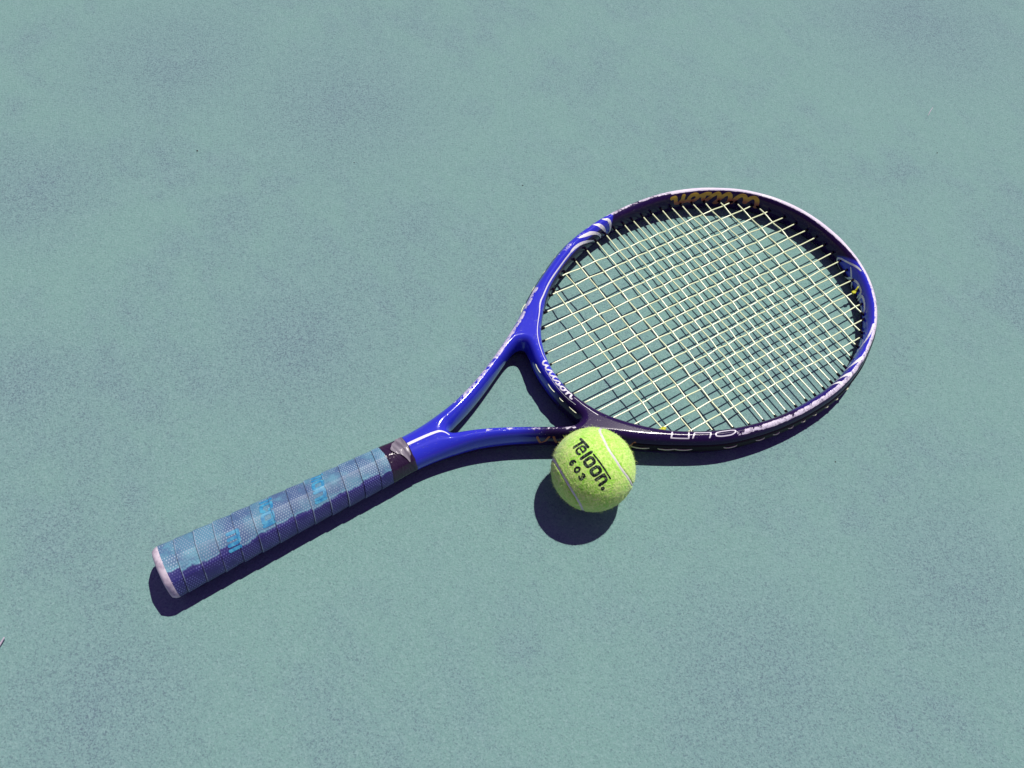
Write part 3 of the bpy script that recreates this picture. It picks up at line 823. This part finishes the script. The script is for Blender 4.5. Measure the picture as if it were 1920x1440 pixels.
# torn clear flap on the collar
def flap():
    B = BVHTree.FromObject(tape, bpy.context.evaluated_depsgraph_get())
    out = [(-341.6, 5.5), (-338.5, 9.0), (-333.0, 12.5), (-329.6, 12.0), (-329.2, 2), (-329.8, -6.5), (-331.4, -8.5), (-333.2, -12.6), (-334.6, -9.0), (-336.8, -4.6), (-340.2, -1.5), (-342.6, 2.5)]
    Q = np.array(smooth_line(out+[out[0]], 5))[:-1]
    def sd(U, V_):
        ins = np.zeros(U.shape, bool); D = np.full(U.shape, 1e9)
        for (x0, y0), (x1, y1) in zip(Q, np.roll(Q, -1, 0)):
            cnd = (y0 > V_) != (y1 > V_)
            ins ^= cnd & (U < (x1-x0)*(V_-y0)/((y1-y0) if abs(y1-y0) > 1e-9 else 1e-9)+x0)
            dx, dy = x1-x0, y1-y0; t = np.clip(((U-x0)*dx+(V_-y0)*dy)/(dx*dx+dy*dy+1e-12), 0, 1)
            D = np.minimum(D, np.hypot(U-x0-t*dx, V_-y0-t*dy))
        return np.where(ins, -D, D)
    uv, F = sheet(sd, np.arange(-344, -328, .4), np.arange(-14, 14, .4))
    P = []
    dd = sd(uv[:, 0].copy(), uv[:, 1].copy())
    for (u, v), e in zip(uv, dd):
        a = math.pi/2-(-v)/15.; dr = Vector((0, math.cos(a), math.sin(a)))
        dr = Vector((0, math.sin(v/15.), math.cos(v/15.)))
        hit = B.ray_cast(Vector((max(min(u, -328.7), -349)*MM, 0, 0))+dr*.05, -dr)
        lift = .0003+.0005*math.exp(-(abs(e)/1.1)**2)*(1 if u < -331 else .2)+.00035*math.sin(u*1.3+v*.25)
        P.append(tuple(hit[0]+dr*max(lift, .00012)))
    link('tape_flap', mesh_from('tape_flap', P, F), tape, M_FLAP)
flap()

# ---------------------------------------------------------------- build: ball
BR = .0336; BC = np.array([-0.21191, -0.09116, 0.01764])
ball = bpy.data.objects.new('tennis_ball', None); COL.objects.link(ball)
bw = W(BC); bw[2] = BR+.0001
ball.matrix_world = Matrix([list(RW[i])+[bw[i]] for i in range(3)]+[[0, 0, 0, 1]]); ball.empty_display_size = .04
tag(ball, 'fuzzy yellow green tennis ball with black lettering beside the racket throat', 'tennis ball')
SEAM = [(-0.635, 0.762, -0.124), (-0.54, 0.801, -0.26), (-0.425, 0.821, -0.381), (-0.295, 0.825, -0.482), (-0.153, 0.817, -0.555), (-0.005, 0.802, -0.597), (0.145, 0.784, -0.604), (0.288, 0.766, -0.575), (0.419, 0.75, -0.512), (0.531, 0.737, -0.417), (0.62, 0.727, -0.296), (0.68, 0.717, -0.153), (0.71, 0.704, 0.003), (0.709, 0.685, 0.166), (0.673, 0.661, 0.33), (0.599, 0.635, 0.488), (0.497, 0.595, 0.632), (0.402, 0.522, 0.752), (0.336, 0.412, 0.847), (0.286, 0.276, 0.918), (0.238, 0.124, 0.963), (0.205, -0.03, 0.978), (0.199, -0.172, 0.965), (0.211, -0.309, 0.927), (0.228, -0.443, 0.867), (0.256, -0.559, 0.789), (0.304, -0.663, 0.684), (0.368, -0.755, 0.542), (0.431, -0.818, 0.381), (0.492, -0.842, 0.222), (0.567, -0.82, 0.074), (0.649, -0.759, -0.061), (0.704, -0.682, -0.198), (0.715, -0.61, -0.342), (0.687, -0.544, -0.483), (0.626, -0.483, -0.612), (0.538, -0.434, -0.723), (0.425, -0.4, -0.812), (0.294, -0.384, -0.875), (0.151, -0.387, -0.91), (0.002, -0.408, -0.913), (-0.146, -0.443, -0.885), (-0.288, -0.487, -0.825), (-0.417, -0.535, -0.735), (-0.529, -0.583, -0.616), (-0.62, -0.627, -0.471), (-0.689, -0.655, -0.311), (-0.741, -0.654, -0.153), (-0.781, -0.624, -0.007), (-0.82, -0.556, 0.131), (-0.858, -0.447, 0.254), (-0.884, -0.314, 0.345), (-0.897, -0.179, 0.405), (-0.898, -0.042, 0.437), (-0.89, 0.097, 0.445), (-0.873, 0.236, 0.426), (-0.844, 0.381, 0.378), (-0.803, 0.519, 0.293), (-0.76, 0.627, 0.169), (-0.709, 0.705, 0.022)]
SE = np.array(smooth_line([SEAM[-1]]+SEAM+[SEAM[0], SEAM[1]], 5))[5:-5]; SE /= np.linalg.norm(SE, axis=1)[:, None]
SE = SE[:300]
def seam_ang(D):
    out = np.empty(len(D))
    for k in range(0, len(D), 4000): out[k:k+4000] = np.arccos(np.clip((D[k:k+4000]@SE.T).max(1), -1, 1))
    return out
def make_ball():
    bm = bmesh.new(); bmesh.ops.create_icosphere(bm, subdivisions=7, radius=1)
    me = bpy.data.meshes.new('felt'); bm.to_mesh(me); bm.free()
    D = np.empty(len(me.vertices)*3, np.float32); me.vertices.foreach_get('co', D); D = D.reshape(-1, 3).astype(float); D /= np.linalg.norm(D, axis=1)[:, None]
    a = seam_ang(D)*BR
    groove = .00075*np.exp(-(a/.0013)**4)
    fr = [(np.random.RandomState(i).normal(size=3)*(90+25*i)) for i in range(10)]
    nz = sum(np.sin(D@k+i) for i, k in enumerate(fr))
    rad = BR-.00025-groove+.00009*nz/3+.00025*np.exp(-((a-.0026)/.0012)**2)
    me.vertices.foreach_set('co', (D*rad[:, None]).astype(np.float32).ravel())
    me.polygons.foreach_set('use_smooth', [True]*len(me.polygons)); me.update()
    felt = link('felt', me, ball, M_FELT)
    # seam ribbon in the groove
    n = len(SE); T = np.roll(SE, -1, 0)-np.roll(SE, 1, 0); B_ = np.cross(SE, T); B_ /= np.linalg.norm(B_, axis=1)[:, None]
    V = []; ws = (-1, -.6, 0, .6, 1); wob = 1+.10*np.sin(np.arange(n)*.9)+.06*np.sin(np.arange(n)*2.3)
    for j, w_ in enumerate(ws): V.append(SE*(BR-.00032-(.00045 if abs(w_) == 1 else .00008 if abs(w_) > .5 else 0))+B_*(w_*.00118*wob)[:, None])
    V = np.concatenate(V)
    F = [(j*n+i, j*n+(i+1) % n, (j+1)*n+(i+1) % n, (j+1)*n+i) for j in range(4) for i in range(n)]
    link('seam', quads_mesh('seam', V, F), ball, M_SEAM)
    return felt
felt = make_ball()
TC = np.array([-0.33692524, -0.09800725, 0.93641655]); TE1 = np.array([0.02638413, -0.99515974, -0.09466235]); TE2 = np.array([0.94116165, -0.0071876, 0.33788027])
def ball_map(uv):
    w_ = np.hypot(uv[:, 0], uv[:, 1])/(BR*1000); s = np.where(w_ > 1e-9, np.sin(w_)/np.maximum(w_, 1e-9), 1)/(BR*1000)
    D = np.cos(w_)[:, None]*TC+s[:, None]*(uv[:, :1]*TE1+uv[:, 1:]*TE2)
    return D
FB = BVHTree.FromObject(felt, bpy.context.evaluated_depsgraph_get())
def ink(strokes):
    st = [smooth_line(s) for s in strokes]
    sd0, (u0, u1, v0, v1) = strokes_sd(st)
    ragged = lambda U, V_: sd0(U, V_)+.13*np.sin(U*5.1+1.3*np.sin(V_*3.7))*np.sin(V_*6.3+U*1.1)
    uv, F = sheet(ragged, np.arange(u0-.5, u1+.7, .22), np.arange(v0-.5, v1+.7, .22))
    D = ball_map(uv); P = []
    for q in D:
        hit = FB.ray_cast(Vector(q)*.06, -Vector(q)); P.append(tuple(Vector(hit[0])+Vector(q)*.00012))
    link('lettering', mesh_from('lettering', P, F), ball, M_INK)
def k(r_, *pts): return [(a, b, r_*1.14) for a, b in pts]
B0, B1 = -4.0, 2.7     # base and x-height of the word
ink([k(1.0, (-21.8, 4.7), (-16, 5.0), (-10.6, 5.2)), k(1.15, (-17.4, 4.6), (-17.6, 0), (-17.8, -3.9))])
ink([k(.58, (-13.6, -.5), (-9.6, -.4)), k(.86, (-9.4, -.4), (-9.4, 1.6), (-10.6, 2.8), (-13.0, 2.8), (-14.3, 1.4), (-14.4, -2.7), (-13.1, -4.2), (-10.6, -4.2), (-9.5, -3.3))])
ink([k(1.15, (-5.6, 4.9), (-5.7, 0), (-5.8, -4.2))])
ink([k(1.1, (-2.4, 1.6), (-1.2, 2.8), (1.4, 2.8), (2.6, 1.6), (2.6, -2.8), (1.4, -4.0), (-1.2, -4.0), (-2.4, -2.8), (-2.4, 1.6))])
ink([k(1.1, (6.1, 1.7), (7.3, 2.9), (9.7, 2.9), (10.9, 1.7), (10.9, -2.7), (9.7, -3.9), (7.3, -3.9), (6.1, -2.7), (6.1, 1.7))])
ink([k(1.15, (14.3, 3.0), (14.2, -.5), (14.1, -4.0)), k(1.1, (14.4, 1.8), (15.6, 3.0), (17.8, 3.0), (19.0, 1.8), (19.1, -1), (19.1, -4.0))])
ink([k(.62, (-3.0, 5.3), (8, 5.9), (19.6, 5.9))])
ink([k(.55, (22.0, -3.6), (22.6, -2.7), (23.7, -2.8), (24.1, -3.8), (23.3, -4.6), (22.3, -4.4), (22.0, -3.6))])
ink([k(.72, (-6.4, -9.5), (-8.0, -9.9), (-9.0, -11.6), (-8.8, -13.4), (-7.6, -14.0), (-6.4, -13.2), (-6.5, -11.9), (-7.7, -11.4), (-8.8, -12.0))])
ink([k(.75, (-1.9, -10.6), (-.7, -9.6), (.6, -10.2), (1.0, -11.8), (.5, -13.4), (-.8, -14.0), (-1.9, -13.2), (-2.3, -11.8), (-1.9, -10.6))])
ink([k(.72, (4.6, -10.0), (5.9, -9.5), (7.2, -10.2), (7.1, -11.2), (5.9, -11.7)), k(.72, (5.9, -11.7), (7.4, -12.2), (7.5, -13.4), (6.1, -14.1), (4.6, -13.7))])
def fuzz():
    R_ = np.random.RandomState(11); n = 17000
    D = R_.normal(size=(n, 3)); D /= np.linalg.norm(D, axis=1)[:, None]
    a = seam_ang(D); tu = D@TE1*BR*1000; tv = D@TE2*BR*1000; facing = D@TC > .3
    keep = (a > .055) & ~(facing & (tu > -24) & (tu < 26) & (tv > -6) & (tv < 8.0) & (R_.rand(n) < .93)) & ~(facing & (tu > -11) & (tu < 10) & (tv > -16) & (tv < -7) & (R_.rand(n) < .93)) & (D[:, 2] > -.985)
    D = D[keep]; n = len(D)
    t1 = R_.normal(size=(n, 3)); t1 -= D*(t1*D).sum(1)[:, None]; t1 /= np.linalg.norm(t1, axis=1)[:, None]
    t2 = np.cross(D, t1); L = .0010+.0018*R_.rand(n)**2+.0026*(R_.rand(n) < .07)
    rise = .2+1.0*R_.rand(n)**1.6; curl = R_.normal(0, 1.2, n)
    V = []; F = []; wd = .00008
    p = D*(BR-.0003); dirv = t1*(1-rise*.6)[:, None]+D*rise[:, None]
    seg = 4; pts = [p]
    for s in range(seg):
        dirv = dirv+t2*(curl*.35)[:, None]-D*(.22*rise)[:, None]; dirv /= np.linalg.norm(dirv, axis=1)[:, None]
        p = p+dirv*(L/seg)[:, None]; pts.append(p)
    side = np.cross(D, dirv); side /= np.linalg.norm(side, axis=1)[:, None]+1e-9
    Vs = []
    for s, q in enumerate(pts):
        w_ = wd*(1-.7*s/seg); Vs += [q-side*w_, q+side*w_]
    V = np.stack(Vs, 1).reshape(-1, 3); m_ = 2*(seg+1)
    base = np.arange(n)[:, None]*m_
    F = np.concatenate([base+np.array([2*s, 2*s+1, 2*s+3, 2*s+2]) for s in range(seg)])
    o = link('felt_fuzz', quads_mesh('felt_fuzz', V, F), ball, M_FIBRE); o['kind'] = 'stuff'
fuzz()

# ---------------------------------------------------------------- small litter on the court
def stalk(name, pts, rad, label, cat, flat=1.):
    P = np.array(smooth_line(pts, 6)); o3 = P[0].copy(); o3[2] = 0
    r_ = rad*np.sin(np.linspace(.25, np.pi-.25, len(P)))**.6
    V, F = tube(P-o3, r_, 8); V = np.array(V)
    o = link(name, mesh_from(name, V, F), None, M_STALK); o.location = o3; tag(o, label, cat)
w0 = W((-.6520, .0100, G0+G1*-.65)); w1 = W((-.6418, .0180, G0+G1*-.64))
stalk('stalk', [(w0[0]-.004, w0[1]-.003, .0013), (w0[0], w0[1]+.0012, .0012), (w0[0]+.005, w0[1]+.0042, .0016), (w1[0], w1[1], .0028)], .0009, 'pale curled dry stalk lying at the far left edge of the view', 'stalk')
w0 = W((.4085, .1030, G0+G1*.41)); w1 = W((.4260, .1110, G0+G1*.42))
stalk('straw', [(w0[0], w0[1], .0005), ((w0[0]+w1[0])/2, (w0[1]+w1[1])/2+.0004, .0008), (w1[0], w1[1], .0006)], .0004, 'thin pale straw lying on bare court at the upper right', 'straw')
def grit(px, py, s, label):
    bm = bmesh.new(); bmesh.ops.create_icosphere(bm, subdivisions=2, radius=s); rg = random.Random(label)
    for v in bm.verts: v.co *= rg.uniform(.75, 1.2); v.co.z *= .7
    me = bpy.data.meshes.new('grit'); bm.to_mesh(me); bm.free()
    o = link('grit', me, None, M_GRIT); w_ = W((px, py, G0+G1*px)); o.location = (w_[0], w_[1], s*.45); tag(o, label, 'grit')
grit(-.0768, .2266, 0.00070, 'dark speck of grit left of the top of the racket head')
grit(.3707, .0531, 0.00070, 'dark speck of grit on the court right of the racket tip')
grit(-.3517, .4237, 0.00086, 'small dark flake of dirt near the upper left corner of the court')
grit(-.0090, -.1788, 0.00062, 'tiny dark speck of grit on the court below the lower rim of the racket head')
grit(-.2167, .3357, 0.00055, 'tiny dark speck of grit at the top left of the court')
bpy.context.view_layer.update()
